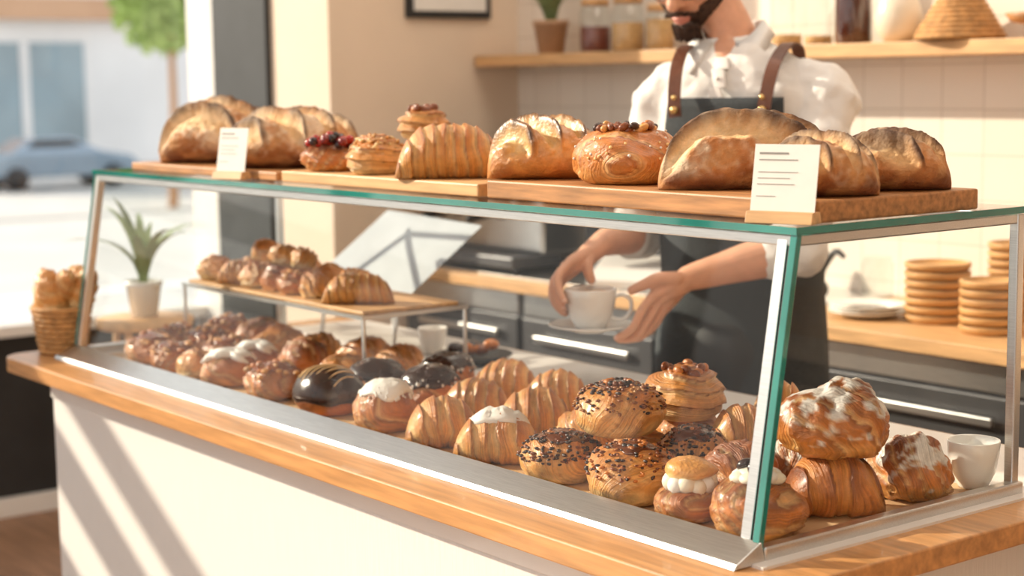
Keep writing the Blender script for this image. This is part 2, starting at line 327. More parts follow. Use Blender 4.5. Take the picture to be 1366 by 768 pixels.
def loaf(name,x,y,z,L,W,H,sd,rz,slashes=3,ang=60,sp=.6,depth=.008,flour=.6,pal=(lin(204,152,98),lin(186,124,72),lin(126,74,40)),wid=.16,mat=3,fat=2.6,ear=.006,darktop=0,inner=lin(230,194,144),off0=-.35):
    """scored hearth loaf; ang = direction of the cuts (0 across, 90 along the loaf)"""
    mb=MB();S_=[off0+(i-(slashes-1)/2)*sp for i in range(slashes)];ca=math.cos(math.radians(ang));sa=math.sin(math.radians(ang))
    def fn(u,v,off=0):
        t=-math.cos(v*math.pi);s=abs(t);a=u*2*math.pi;R=(max(0,1-s**fat))**.5
        cy,cz=math.sin(a),math.cos(a)
        k=1+.06*noise.noise(Vector((t*2+sd,cy*1.5,cz*1.5)))+.03*noise.noise(Vector((t*9+sd,cy*6,cz*6)))
        y_=W/2*R*(abs(cy)**.9)*(1 if cy>0 else -1)*k;z_=H*(.42*R*k+(.58*R*abs(cz)**.85*k if cz>=0 else .46*R*cz));z_=max(0,z_)
        d=off;pale=0;dk=0
        if cz>-.1:
            yn=y_/(W/2);al=-sa*t+ca*yn;wob=.07*noise.noise(Vector((al*3,sd,1)))+.10*al*al
            for si in S_:
                wd=wid*(1.15-.7*al*al);wd=max(wd,.03);q=(ca*t+sa*yn+wob-si)/wd
                wz=sm(-.1,.30,cz)*(1-sm(.78,.98,max(abs(al)*.95,s*.95)))
                if abs(q)<1: d-=depth*(1-q*q)*wz;pale=max(pale,wz*(1-q*q*.6))
                if .70<q<1.7: e=math.sin((q-.70)/1.0*math.pi)*wz;d+=ear*e;dk=max(dk,e*(.9+.8*noise.noise(Vector((al*6,si*5,sd)))))
        n=Vector((t*.3,y_/(W/2)*.8,max(cz,0)+.1)).normalized();p=Vector((L/2*t,y_,z_))+n*d;p.z=max(p.z,0)
        c=mixc(pal[2],pal[1],sm(.0,.5,z_/H+.2*noise.noise(p*25)));c=mixc(c,pal[0],.6*sm(-.2,.4,noise.noise(p*33+Vector((sd,4,0)))))
        c=mixc(c,lin(232,212,184),flour*sm(-.35,.35,noise.noise(p*14+Vector((sd,0,0)))+.5*noise.noise(p*90))*sm(.1,.4,z_/H))
        c=mixc(c,inner,pale*.8);c=mixc(c,DARK,max(0,min(1,dk))*.92)
        if darktop: c=mixc(c,DARK,darktop*sm(.7,1,z_/H+.25*noise.noise(p*40)))
        return p,c
    mb.ball(110,140,fn,mat)
    return put(mb,name,x,y,z,rz)
ZT=1.336;DK=.9035
# ------------------------------------------------------------ counter & case
cnt=empty('bakery_counter')
def rounded_top(name,x0,x1,y0,y1,z0,z1,r,mat,par):
    mb=MB();pts=[]
    for cx,cy,a0 in((x1-.02,y0+.02,-90),(x1-.02,y1-.02,0),(x0+.02,y1-.02,90),(x0+r,y0+r,180)):
        rr=r if a0==180 else .02
        for k in range(9): a=math.radians(a0+k*90/8);pts.append((cx+rr*math.cos(a),cy+rr*math.sin(a)))
    n=len(pts);vs=[(x,y,z0) for x,y in pts]+[(x,y,z1) for x,y in pts];fs=[tuple(range(n-1,-1,-1)),tuple(range(n,2*n))]+[(i,(i+1)%n,n+(i+1)%n,n+i) for i in range(n)]
    mb.add(vs,fs);return mb.obj(name,mat,smooth=False,parent=par,bevel=.003)
rounded_top('wood_top',-2.37,.10,-.13,.84,.862,.897,.06,WOOD,cnt)
boxo('white_inlay',(-2.26,-.02,.897),(.03,.82,.901),WHITE,cnt,0)
boxo('front_panel',(-2.26,-.045,.0),(.03,.78,.862),PANEL,cnt)
boxo('panel_trim',(-2.262,-.05,.80),(.032,-.045,.862),WHITE,cnt)
case=empty('glass_display_case')
XL=-2.219;YT=.0726;YB=.55
def yz(z): return YT*(z-.905)/(1.33-.905)
def slab(name,x0,x1,ya,yb,mat,z0=.905,z1=1.33,bev=.001):
    mb=MB();o0=yz(z0);o1=yz(z1)
    mb.hexa([(x0,o0+ya,z0),(x1,o0+ya,z0),(x1,o0+yb,z0),(x0,o0+yb,z0),(x0,o1+ya,z1),(x1,o1+ya,z1),(x1,o1+yb,z1),(x0,o1+yb,z1)]);return mb.obj(name,mat,smooth=False,parent=case,bevel=bev)
slab('front_glass',XL+.018,-.030,.004,.009,GLASS,bev=0)
slab('corner_post_steel_1',-.032,-.014,-.002,.016,STEEL)
slab('corner_seal',-.014,-.008,.0,.016,RUBBER)
slab('corner_glass_edge',-.008,.004,-.004,.006,TEAL)
slab('corner_post_steel_2',XL,XL+.018,-.002,.016,STEEL)
slab('corner_glass_edge_2',XL-.006,XL,-.004,.006,TEAL)
for nm,x in(('side_glass_right',-.005),('side_glass_left',XL+.004)):
    mb=MB();mb.hexa([(x-.003,.012,.91),(x+.003,.012,.91),(x+.003,YB,.91),(x-.003,YB,.91),(x-.003,YT+.01,1.325),(x+.003,YT+.01,1.325),(x+.003,YB,1.325),(x-.003,YB,1.325)]);mb.obj(nm,GLASS,smooth=False,parent=case)
boxo('back_post_1',(-.014,YB-.002,.905),(.002,YB+.014,1.325),STEEL,case);boxo('back_post_2',(XL,YB-.002,.905),(XL+.016,YB+.014,1.325),STEEL,case)
mb=MB();mb.hexa([(XL-.008,-.052,.8975),(.010,-.052,.8975),(.010,.006,.8975),(XL-.008,.006,.8975),(XL-.008,-.046,.905),(.010,-.046,.905),(.006,.003,.926),(XL-.006,.003,.926)]);mb.obj('base_rail_front',STEEL,smooth=False,parent=case,bevel=.002)  # steel rail, widened so it also stands in for the glass reflection band
boxo('base_rail_right',(-.012,.006,.8975),(.010,YB+.016,.918),STEEL,case,.003)
boxo('base_rail_left',(XL-.008,.006,.8975),(XL+.012,YB+.016,.918),STEEL,case,.003)
boxo('top_rail_front',(XL,YT-.004,1.310),(.0,YT+.010,1.3255),STEEL,case)
boxo('top_rail_right',(-.014,YT,1.310),(.0,YB+.014,1.3255),STEEL,case)
boxo('top_rail_left',(XL,YT,1.312),(XL+.014,YB+.014,1.3255),STEEL,case)
boxo('top_rail_back',(XL,YB,1.312),(.0,YB+.014,1.3255),STEEL,case)
boxo('top_glass',(XL-.006,YT-.006,1.3265),(.003,YB+.018,1.3355),GLASS,case,0)
boxo('top_glass_edge_front',(XL-.008,YT-.0085,1.326),(.006,YT-.006,1.336),TEAL,case,0)
boxo('top_glass_edge_right',(.003,YT-.006,1.326),(.006,YB+.018,1.336),TEAL,case,0)
boxo('top_glass_edge_left',(XL-.009,YT-.006,1.326),(XL-.006,YB+.018,1.336),TEAL,case,0)
boxo('parchment_sheet',(-2.17,.03,.9013),(-.02,.53,.9030),PAPER,case,0)
sh=case
boxo('shelf_glass',(-2.13,.24,1.055),(-1.33,.50,1.061),GLASS,sh,0)
boxo('shelf_edge',(-2.13,.237,1.054),(-1.33,.24,1.062),STEEL,sh,0);boxo('shelf_edge_2',(-1.33,.237,1.054),(-1.326,.503,1.062),STEEL,sh,0)
for i,(x,y) in enumerate([(-2.127,.243),(-1.333,.243),(-1.333,.497),(-2.127,.497)]):
    mb=MB();mb.tube([(x,y,.902),(x,y,1.054)],.0045,n=10,sub=1);mb.obj('shelf_leg_%d'%i,STEEL,parent=sh)
boxo('shelf_board',(-2.12,.25,1.061),(-1.345,.49,1.069),LIGHTW,sh)
P=DK
PG=(PALE,GOLD,BROWN)
nutbun(-1.985,.085,P,.115,.08,1);nutbun(-1.85,.075,P,.105,.078,2);nutbun(-2.10,.20,P,.10,.075,3);nutbun(-2.12,.35,P,.11,.08,4);nutbun(-1.98,.22,P,.11,.08,51);nutbun(-1.84,.20,P,.11,.075,52)
icedbun(-1.615,.085,P,.13,.08,5);icedbun(-1.72,.205,P,.11,.07,6);plain(-1.74,.072,P,.09,.06,56,PG)
nutbun(-1.42,.08,P,.12,.088,7);plain(-1.99,.37,P,.12,.07,8);plain(-1.56,.235,P,.12,.085,9,name='brown_sugar_bun');plain(-1.86,.35,P,.12,.07,10,PG);plain(-1.40,.235,P,.11,.075,54,PG)
chocstripe(-1.215,.085,P,.14,.088,11);plain(-1.72,.36,P,.12,.07,12,PG);plain(-1.58,.40,P,.12,.07,13,PG)
toppedbun(-1.27,.23,P,.13,.075,14,CHOC,[CHOC,DARK,DEEP],'chocolate_crumb_bun',capmat=1);toppedbun(-1.015,.085,P,.13,.088,15,WHT,[WHT,(.8,.76,.7)],'coconut_bun',vm=.3)
toppedbun(-1.12,.26,P,.13,.08,16,CHOC,[WHT,CHOC,DARK],'chocolate_crumb_bun',capmat=1);toppedbun(-1.25,.39,P,.12,.075,17,CHOC,[CHOC,WHT],'chocolate_crumb_bun',capmat=1);plain(-1.43,.39,P,.12,.07,18,PG)
croissant(-.835,.085,P,.135,.085,18,.95,n=5,dep=.82,fat=3.0,curv=.06);croissant(-.675,.085,P,.15,.085,19,.65,ice=True,n=5,dep=.72,fat=2.8,curv=.08)
croissant(-.96,.25,P,.135,.08,20,.6,n=6,dep=.7,curv=.12);croissant(-1.09,.42,P,.135,.08,21,.5,n=6,dep=.7,curv=.12);croissant(-.79,.255,P,.14,.085,22,.8,n=6,dep=.75,curv=.1);croissant(-.93,.42,P,.13,.08,23,.6,n=6,dep=.7,curv=.12)
croissant(-.77,.43,P,.13,.08,38,.6,n=6,dep=.7,curv=.1)
sprinkle(-.51,.085,P,.132,.075,24,core=.24);sprinkle(-.34,.085,P,.145,.085,25,'almond_chocolate_bun',cs=(DEEP,BROWN,CHOC))
plain(-.625,.24,P,.12,.075,26,PG);plain(-.475,.225,P,.10,.068,55,PG);sprinkle(-.45,.155,P+.074,.142,.082,27,'seeded_chocolate_doughnut',cs=(DEEP,lin(160,98,50),NUT,CHOC))
plain(-.52,.37,P,.12,.070,28,PG);swirl(-.50,.345,P+.066,.14,.095,29)
sprinkle(-.365,.235,P,.115,.085,30,core=.24);croissant(-.385,.37,P,.13,.10,31,.95,n=6,dep=.75,curv=.1);croissant(-.28,.44,P,.12,.09,32,.7,n=6,dep=.75,curv=.1)
croissant(-.64,.41,P,.12,.10,33,.5,n=6,dep=.7,curv=.1);croissant(-.42,.49,P+.0,.11,.12,34,.5,n=6,dep=.7,curv=.1)
creamsand(-.205,.074,P,.112,.092,34);creamtop(-.082,.085,P,.136,.115,35)
croissant(-.095,.255,P,.15,.088,36,.9,n=4,dep=.8,fat=3.2,pal=(GOLD,BROWN,DEEP),curv=.03,name='glazed_brioche_roll')
plain(-.235,.205,P,.12,.088,37,(GOLD,BROWN,DEEP));choux(-.112,.275,P+.082,.165,.10,38);choux(-.084,.415,P,.135,.09,39,'powdered_chocolate_bun');choux(-.225,.335,P,.115,.08,41)
Z2=1.0695
plain(-2.07,.30,Z2,.09,.055,1,PG);nutbun(-2.06,.40,Z2,.08,.055,2);croissant(-1.965,.30,Z2,.09,.055,3,.8,dep=.75);plain(-1.87,.30,Z2,.085,.055,4,PG);plain(-1.78,.30,Z2,.075,.055,5)
nutbun(-1.70,.30,Z2,.08,.06,6);plain(-1.615,.30,Z2,.075,.055,7,PG);croissant(-1.96,.40,Z2,.09,.06,8,.4,dep=.7);croissant(-1.84,.41,Z2,.10,.065,9,.5,dep=.7);plain(-1.73,.41,Z2,.08,.055,10,PG);plain(-1.63,.41,Z2,.08,.055,12,PG)
plain(-1.93,.36,Z2+.05,.075,.05,13,PG);plain(-1.83,.35,Z2+.05,.07,.045,14,PG);plain(-1.745,.35,Z2+.05,.065,.045,15,PG)
croissant(-1.47,.32,Z2,.155,.065,11,.85,n=8,dep=.5,curv=.1)
# ------------------------------------------------------------ boards & loaves
boxo('serving_board',(-2.14,.125,ZT),(-1.46,.42,ZT+.018),BOARDW,None,.003)
boxo('serving_board',(-1.44,.125,ZT),(-.775,.44,ZT+.022),LIGHTW,None,.003)
boxo('serving_board',(-.75,.125,ZT),(-.012,.47,ZT+.030),BOARDW,None,.003)
B1=ZT+.0185;B2=ZT+.0225;B3=ZT+.0305
loaf('sourdough_loaf',-1.96,.27,B1,.29,.23,.135,1,.85,3,66,.62,.018,.8,ear=.015,fat=2.4,wid=.16,off0=-.15);loaf('sourdough_loaf',-1.62,.26,B1,.30,.21,.120,2,.85,4,45,.52,.014,.75,ear=.014,fat=2.4,wid=.14,off0=-.2)
berry(-1.35,.195,B2,.13,.085,3);swirl(-1.18,.185,B2,.12,.08,4,'nut_swirl_bun',True);plain(-1.215,.345,B2,.12,.064,6,PG);swirl(-1.215,.32,B2+.062,.10,.068,5,'nut_swirl_bun')
croissant(-.965,.205,B2,.20,.10,7,.9,n=9,dep=.60,fat=3.2,curv=.10)
loaf('twisted_brioche_loaf',-.715,.225,B3,.20,.14,.098,8,.9,4,35,.50,.020,.1,(GOLD,lin(214,146,78),BROWN),.17,0,3.5,ear=.010,inner=PALE,off0=-.1)
mb=MB();D=Dome(.185,.088,.95,9,.06,.42);bun_body(mb,D,(GOLD,lin(206,128,58),BROWN),72,44,layered(D,3,.003))
for i in range(34):
    a=i/34*6.28;rr=.036+.012*random.random();mb.ell((math.cos(a)*rr,math.sin(a)*rr,.083+.010*random.random()),(.010,.006,.006),random.choice([BROWN,DEEP,DEEP,GOLD,DARK]),0,8,6,Matrix.Rotation(random.random()*3,3,'Z')@Matrix.Rotation(random.uniform(-.6,.6),3,'Y'))
scatter(mb,D,40,.5,.0024,[WHT,PALE],2,.2);put(mb,'round_filled_loaf',-.505,.225,B3)
sprinkle(-.475,.395,B3,.12,.10,10,'sesame_bun',cs=(PALE,lin(240,214,170),NUT),hole=False)
loaf('sourdough_batard',-.275,.26,B3,.27,.13,.110,11,.98,2,68,.80,.016,.8,wid=.24,ear=.013,off0=-.25)
loaf('rustic_round_loaf',-.090,.215,B3,.165,.14,.082,12,.85,3,50,.6,.010,.7,ear=.010,wid=.16,off0=-.2);loaf('dark_crust_loaf',-.10,.378,B3,.175,.145,.080,13,.8,2,60,.7,.010,.6,ear=.011,darktop=.7,wid=.2)
def sign(x,y,z,rz,w,h):
    e=empty('price_card_stand',(x,y,z));e.rotation_euler=(0,0,rz)
    mb=MB();mb.hexa([(-w*.52,-.016,0),(w*.52,-.016,0),(w*.52,.016,0),(-w*.52,.016,0),(-w*.52,-.011,.016),(w*.52,-.011,.016),(w*.52,.012,.016),(-w*.52,.012,.016)]);mb.obj('wood_base',LIGHTW,smooth=False,parent=e,bevel=.001)
    mb=MB();T=.18
    def card(x0,x1,z0,z1,off,t,m): mb.hexa([(x0,off+T*z0,z0+.010),(x1,off+T*z0,z0+.010),(x1,off+t+T*z0,z0+.010),(x0,off+t+T*z0,z0+.010),(x0,off+T*z1,z1+.010),(x1,off+T*z1,z1+.010),(x1,off+t+T*z1,z1+.010),(x0,off+t+T*z1,z1+.010)],(.8,.8,.8),m)
    card(-w/2,w/2,0,h,-.004,.0015,0)
    for i,(l,tk) in enumerate([(.45,.0026),(.6,.0014),(0,0),(.62,.0009),(.5,.0009),(.58,.0009),(0,0),(.3,.0009)]):
        if l: zz=h*(.86-.085*i);card(-w*.42,-w*.42+w*l,zz,zz+tk,-.0046,.0006,1)
    mb.obj('card',[CARD,INK],smooth=False,parent=e)
sign(-1.60,.098,ZT+.0005,.25,.085,.095);sign(-.050,.098,ZT+.0005,.30,.095,.095)
def mug(name,x,y,z,r,h,handle=None,mat=CERAM,par=None):
    mb=MB();mb.lathe([(0,0),(r*.55,0),(r*.6,.004),(r*.62,.006),(r*.85,h*.35),(r*.97,h*.75),(r,h),(r*.985,h+.0015),(r*.95,h),(r*.92,h*.75),(r*.8,h*.35),(r*.5,.01),(0,.008)])
    if handle:
        hx=[(.9,.80),(1.2,.86),(1.52,.72),(1.50,.42),(1.2,.22),(.78,.26)];c,s=math.cos(handle),math.sin(handle)
        mb.tube([(r*a*c,r*a*s,h*b) for a,b in hx],.0045,n=10)
    return mb.obj('cup',mat,(x,y,z),parent=par) if par else mb.obj(name,mat,(x,y,z))
mug('white_tumbler',-.056,.53,DK,.040,.072);mug('white_tumbler',-1.66,.64,.902,.034,.06)
mb=MB();mb.lathe([(0,0),(.06,0),(.09,.018),(.088,.02),(.058,.006),(0,.005)])
for i in range(9):
    a=random.random()*6.28;r=random.random()*.05;mb.ell((math.cos(a)*r,math.sin(a)*r,.025+.012*random.random()),(.02,.014,.013),random.choice([CHOC,DEEP,BROWN]),1,10,7,Matrix.Rotation(a,3,'Z'))
mb.obj('plate_of_chocolate_bites',[BLACK,GLOSS],(-1.50,.64,.902))
# ------------------------------------------------------------ bread basket
bk=empty('bread_basket',(-2.305,.005,.8975));bk.scale=(1.2,1.2,1.2);mb=MB()
WICK=pmat('wicker',lin(190,142,88),.7,0,60,.35,bump=.4)
for j in range(8):
    z=.006+j*.0105;a=.046+.0018*j;b=.042+.0015*j;pts=[((a)*math.cos(t)+.0018*math.cos(t*14+j*3.14),(b)*math.sin(t)+.0018*math.sin(t*14+j*3.14),z) for t in np.linspace(0,6.283,60)]
    mb.tube(pts,.0056,n=6,sub=1)
mb.tube([(.062*math.cos(t),.055*math.sin(t),.090) for t in np.linspace(0,6.283,40)],.0062,n=8,sub=1)
mb.ell((0,0,.004),(.045,.04,.004));mb.obj('woven_body',WICK,parent=bk)
for i,(dx,dy,dz,rx,ry,sz) in enumerate([(-.020,-.018,.062,.15,.42,1),(.018,-.014,.068,.2,-.15,1.0),(-.012,.020,.085,-.1,.5,.95),(.028,.020,.075,-.2,.2,.95),(.0,.0,.105,.1,.8,.8)]):
    m=MB();m2=Dome(.062*sz,.105*sz,.9,i,.05,.5)
    def g(u,v,r,z_,p):
        L=z_*4+u*.8+p.x*12;q=L%1;return .006*(q-.5),(PALE,.6*sm(.4,0,q)),L
    bun_body(m,m2,(PALE,GOLD,lin(216,156,98)),36,36,g);o=m.obj('bread_roll_%d'%i,MATS,(dx,dy,dz),parent=bk);o.rotation_euler=(rx,ry,0)
# ------------------------------------------------------------ room shell
CH=4.0
boxo('floor',(-4.25,-4,-.05),(3,2.1,0),FLOORM,None,0)
mb=MB();mb.box((-3.2,0,-1.2),(3.0,.1,2.8));o=mb.obj('wall_back',TILE,(0,2.1,1.2),smooth=False)
boxo('wall_left',(-3.58,1.32,0),(-3.2,2.1,CH),PLASTER,None,0)
boxo('wall_right',(3.0,-4,0),(3.1,2.2,CH),PLASTER,None,0)
boxo('ceiling',(-4.3,-4,CH),(3.1,2.2,CH+.08),CEIL,None,0)
win=empty('window_1')
boxo('black_frame_jamb',(-3.97,1.30,0),(-3.581,1.5,CH),BLACK,win);boxo('outer_jamb',(-4.25,1.34,0),(-3.971,1.5,CH),WHITE,win)
boxo('low_wall',(-4.33,-4,0),(-4.25,1.34,.66),BLACK,win);boxo('sill',(-4.40,-4,.66),(-4.16,1.34,.70),WHITE,win)
boxo('pane',(-4.31,-4,.70),(-4.305,1.34,3.9),GLASS,win,0)
for i,(y,t) in enumerate(((-.75,2.1),(-1.95,1.9),(-3.9,3.98))): boxo('mullion_%d'%i,(-4.34,y-.08,.70),(-4.27,y+.08,t),BLACK,win)  # out-of-view mullions added for their shadows, some kept short to pass sun
for i,(z,t) in enumerate(((1.22,.05),(1.50,.07),(1.80,.06),(2.03,.045))): boxo('shadow_bar_%d'%i,(-4.34,-2.6,z-t),(-4.27,-.67,z+t),BLACK,win)  # bars added out of view to throw diagonal streaks on the counter front
boxo('baseboard_left',(-4.25,-4,0),(-4.22,1.3,.07),WHITE,None,.004)
w2=empty('window_2')
boxo('shopfront_base',(-4.25,-4.1,0),(3.0,-4.0,.5),BLACK,w2)
for i,x in enumerate((-2.2,-.2,1.8)): boxo('shopfront_post_%d'%i,(x,-4.08,.5),(x+.1,-4.0,CH),BLACK,w2)
pf=empty('picture_frame');boxo('frame',(-3.199,1.62,1.745),(-3.18,1.97,2.1),BLACK,pf);boxo('print',(-3.18,1.645,1.77),(-3.176,1.945,2.08),CARD,pf,0)
bc=empty('back_counter')
boxo('worktop',(-3.19,1.545,.885),(2,2.095,.92),LIGHTW,bc);boxo('steel_skin',(-3.19,1.60,.92),(-1.5,2.095,.924),STEEL,bc,0)
boxo('cabinet',(-3.19,1.60,0),(2,2.09,.885),DARKSTEEL,bc)
for i in range(8):
    x=-3.15+i*.62;boxo('door_panel_%d'%i,(x,1.585,.12),(x+.59,1.60,.80),DARKSTEEL,bc);boxo('pull_%d'%i,(x+.08,1.562,.735),(x+.51,1.575,.755),STEEL,bc);boxo('control_strip_%d'%i,(x,1.59,.81),(x+.59,1.60,.875),STEEL,bc)
boxo('wall_shelf',(-3.19,1.90,1.58),(2,2.095,1.618),LIGHTW,None,.003)
Z3=1.6185
def potplant(name,x,y,z,r,h,n,L,potm=TERRA,spread=1,wf=.075):
    e=empty(name,(x,y,z));mb=MB();mb.lathe([(0,0),(r*.72,0),(r*.98,h*.85),(r*1.05,h*.86),(r*1.05,h),(r*.95,h),(r*.92,h*.85),(0,h*.85)]);mb.obj('pot',potm,parent=e)
    mb=MB()
    for i in range(n):
        a=i*2.4;tl=L*random.uniform(.7,1.1);out=random.uniform(.25,.8)*spread;w=L*wf;vs=[];K=8
        for k in range(K+1):
            t=k/K;rr=out*tl*t*t*.9+.008;zz=h*.85+tl*(t-.35*out*t*t*t*1.3);ww=w*math.sin(math.pi*min(1,.12+t*.88))**.8
            c=Vector((math.cos(a)*rr,math.sin(a)*rr,zz));s_=Vector((-math.sin(a),math.cos(a),0))*ww;vs+=[c-s_,c+Vector((0,0,-.15*ww)),c+s_]
        fs=[]
        for k in range(K): b=k*3;fs+=[(b,b+1,b+4,b+3),(b+1,b+2,b+5,b+4)]
        mb.add(vs,fs)
    mb.obj('leaves',LEAF,parent=e);return e
potplant('potted_plant',-2.87,1.985,Z3,.058,.11,24,.15,spread=.9,wf=.14)
def jar(name,x,y,z,r,h,fill,fh,lid=None):
    e=empty(name,(x,y,z));mb=MB();mb.lathe([(0,0),(r*.95,0),(r,.006),(r,h*.85),(r*.85,h*.93),(r*.85,h)]);mb.obj('glass',JAR,parent=e)
    mb=MB();mb.lathe([(0,.004),(r*.93,.004),(r*.95,.01),(r*.95,h*fh),(0,h*fh)]);mb.obj('contents',fill,parent=e)
    if lid: mb=MB();mb.lathe([(0,h+.0),(r*.9,h),(r*.9,h+.018),(r*.85,h+.022),(0,h+.022)]);mb.obj('lid',lid,parent=e)
REDB=pmat('red_beans',lin(120,52,34),.5,0,90,.5,bump=.5);OATS=pmat('oats',lin(205,160,105),.8,0,120,.3,bump=.5);BOT=pmat('amber_bottle',lin(70,32,20),.12,0,5,.2,coat=1)
jar('storage_jar',-2.66,2.0,Z3,.05,.15,REDB,.55,LIGHTW);jar('storage_jar',-2.50,2.0,Z3,.052,.15,OATS,.6,LIGHTW);jar('storage_jar',-2.35,2.0,Z3,.045,.12,OATS,.8,LIGHTW);jar('storage_jar',-1.82,2.0,Z3,.045,.16,OATS,.2)
jar('storage_jar',-1.70,2.0,Z3,.04,.17,OATS,.15)
mb=MB();mb.lathe([(0,0),(.046,0),(.05,.006),(.05,.12),(.042,.145),(.022,.165),(.02,.21),(.024,.212),(.024,.225),(0,.225)]);mb.obj('amber_glass_bottle',BOT,(-1.575,2.0,Z3))
mb=MB();mb.lathe([(0,0),(.035,0),(.058,.03),(.064,.065),(.055,.105),(.03,.14),(.024,.16),(.03,.175),(.02,.175)]);mb.obj('ceramic_vase',pmat('cream_ceramic',(.76,.68,.55),.3),(-1.42,2.0,Z3))
mb=MB()
for j in range(12):
    r=.108*(1-j/12.5)**.8;mb.tube([(r*math.cos(t),r*math.sin(t),.0095+j*.0125) for t in np.linspace(0,6.283,40)],.0085,n=6,sub=1)
mb.ell((0,0,.155),(.015,.015,.012));mb.obj('woven_cone_basket',WICK,(-1.205,1.98,Z3))
mb=MB();mb.lathe([(0,0),(.04,0),(.03,.01),(.02,.03),(.07,.04),(.085,.06),(.08,.062),(.06,.048),(0,.045)]);mb.obj('wooden_pedestal_bowl',BOARDW,(-.98,2.0,Z3))
def bowls(x,y,r,n,z=.9205):
    mb=MB()
    for i in range(n):
        z0=i*.0215;mb.lathe([(0,z0),(r*.86,z0),(r*.97,z0+.006),(r,z0+.016),(r*.98,z0+.0195),(r*.9,z0+.0195),(r*.85,z0+.012),(0,z0+.012)])
    mb.obj('stack_of_wooden_plates',BOWLW,(x,y,z))
bowls(-1.12,1.80,.082,7);bowls(-.915,1.74,.075,6);bowls(-1.02,1.99,.075,9)
mb=MB();mb.lathe([(0,0),(.06,0),(.10,.016),(.102,.018),(.098,.019),(.058,.005),(0,.004)])
for k in range(2): mb.add([(v[0],v[1],v[2]+.008*(k+1)) for v in mb.v[:240]],mb.f[:200],(.8,.8,.8),0)
mb.obj('stack_of_white_plates',CERAM,(-1.29,1.74,.9205))
jar('glass_tumbler',-1.42,1.93,.9205,.042,.13,OATS,.02);jar('glass_tumbler',-1.29,1.98,.9205,.042,.12,OATS,.02)
mb=MB();mb.tube([(0,0,0.004),(0,0,.01),(0.02,0,.06),(.06,.0,.11),(.09,0,.10)],[.03,.012,.009,.009,.007],n=10);mb.obj('black_milk_tap',BLACK,(-1.56,1.85,.953))
em=empty('espresso_machine');X=-3.02
boxo('body',(X-.12,1.72,.98),(X+.42,2.05,1.26),STEEL,em,.012);boxo('top_tray',(X-.13,1.70,1.26),(X+.43,2.06,1.285),DARKSTEEL,em,.004);boxo('drip_tray',(X-.12,1.60,.945),(X+.42,1.80,.98),DARKSTEEL,em,.004);boxo('front_hood',(X-.12,1.62,1.16),(X+.42,1.74,1.26),BLACK,em,.01)
for i in range(4):
    mb=MB();mb.tube([(X-.09+(i%2)*.48,1.64+(i//2)*.36,.938),(X-.09+(i%2)*.48,1.64+(i//2)*.36,.95)],.013,n=10,sub=1);mb.obj('foot_%d'%i,BLACK,parent=em)
for i in range(2):
    mb=MB();x=X+.04+i*.24;mb.tube([(x,1.67,1.16),(x,1.67,1.12)],.03,n=16,sub=1);mb.tube([(x,1.66,1.115),(x,1.54,1.10)],[.01,.013],n=10);mb.obj('portafilter_%d'%i,BLACK,parent=em)
for i in range(4): mug('c',X-.02+i*.11,1.95,1.2855,.035,.055,par=em)
gr=empty('coffee_grinder');boxo('base',(-2.49,1.80,.9245),(-2.33,1.98,1.22),BLACK,gr,.012)
mb=MB();mb.lathe([(.03,1.22),(.075,1.29),(.078,1.36),(.08,1.37),(0,1.375)],(-2.41,1.89,0));mb.obj('hopper',JAR,parent=gr)
tb=empty('point_of_sale_tablet',(-2.10,1.70,.9245));tb.rotation_euler=(0,0,.5)
mb=MB();mb.hexa([(-.15,-.08,.0),(.15,-.08,0),(.15,.08,0),(-.15,.08,0),(-.15,-.08,.03),(.15,-.08,.03),(.15,.08,.09),(-.15,.08,.09)]);mb.obj('base',WHITE,smooth=False,parent=tb,bevel=.006)
mb=MB();mb.hexa([(-.14,-.02,.10),(.14,-.02,.10),(.14,-.005,.095),(-.14,-.005,.095),(-.14,.08,.27),(.14,.08,.27),(.14,.095,.265),(-.14,.095,.265)]);mb.obj('screen',DARKSTEEL,smooth=False,parent=tb,bevel=.004)
ms=empty('slanted_sheet',(-.11,0,0));mb=MB()  # plain tilted blue-grey sheet on thin supports
mb.hexa([(-2.12,.64,1.01),(-1.66,.60,.99),(-1.66,.606,.995),(-2.12,.646,1.015),(-1.98,.80,1.20),(-1.52,.76,1.19),(-1.52,.766,1.195),(-1.98,.806,1.205)]);mb.obj('sheet',pmat('frosted_sheet',(.40,.44,.47),.35),smooth=False,parent=ms)
for i,(a,b) in enumerate((((-2.08,.66,.902),(-2.08,.68,1.04)),((-1.70,.63,.902),(-1.70,.65,1.02)),((-1.98,.815,.902),(-1.96,.80,1.18)))):
    mb=MB();mb.tube([a,b],.005,n=8,sub=1);mb.obj('support_%d'%i,STEEL,parent=ms)
st=empty('plant_stool',(-2.80,.45,0));mb=MB();mb.lathe([(0,.86),(.13,.86),(.135,.87),(.135,.885),(0,.89)])
for i in range(4):
    a=i*1.57+.6;mb.tube([(math.cos(a)*.09,math.sin(a)*.09,.86),(math.cos(a)*.15,math.sin(a)*.15,.012)],.012,n=8,sub=1)
mb.obj('stool_wood',LIGHTW,parent=st)
potplant('dracaena_plant',-2.80,.45,.8905,.05,.10,12,.30,CERAM,1.3,.045)
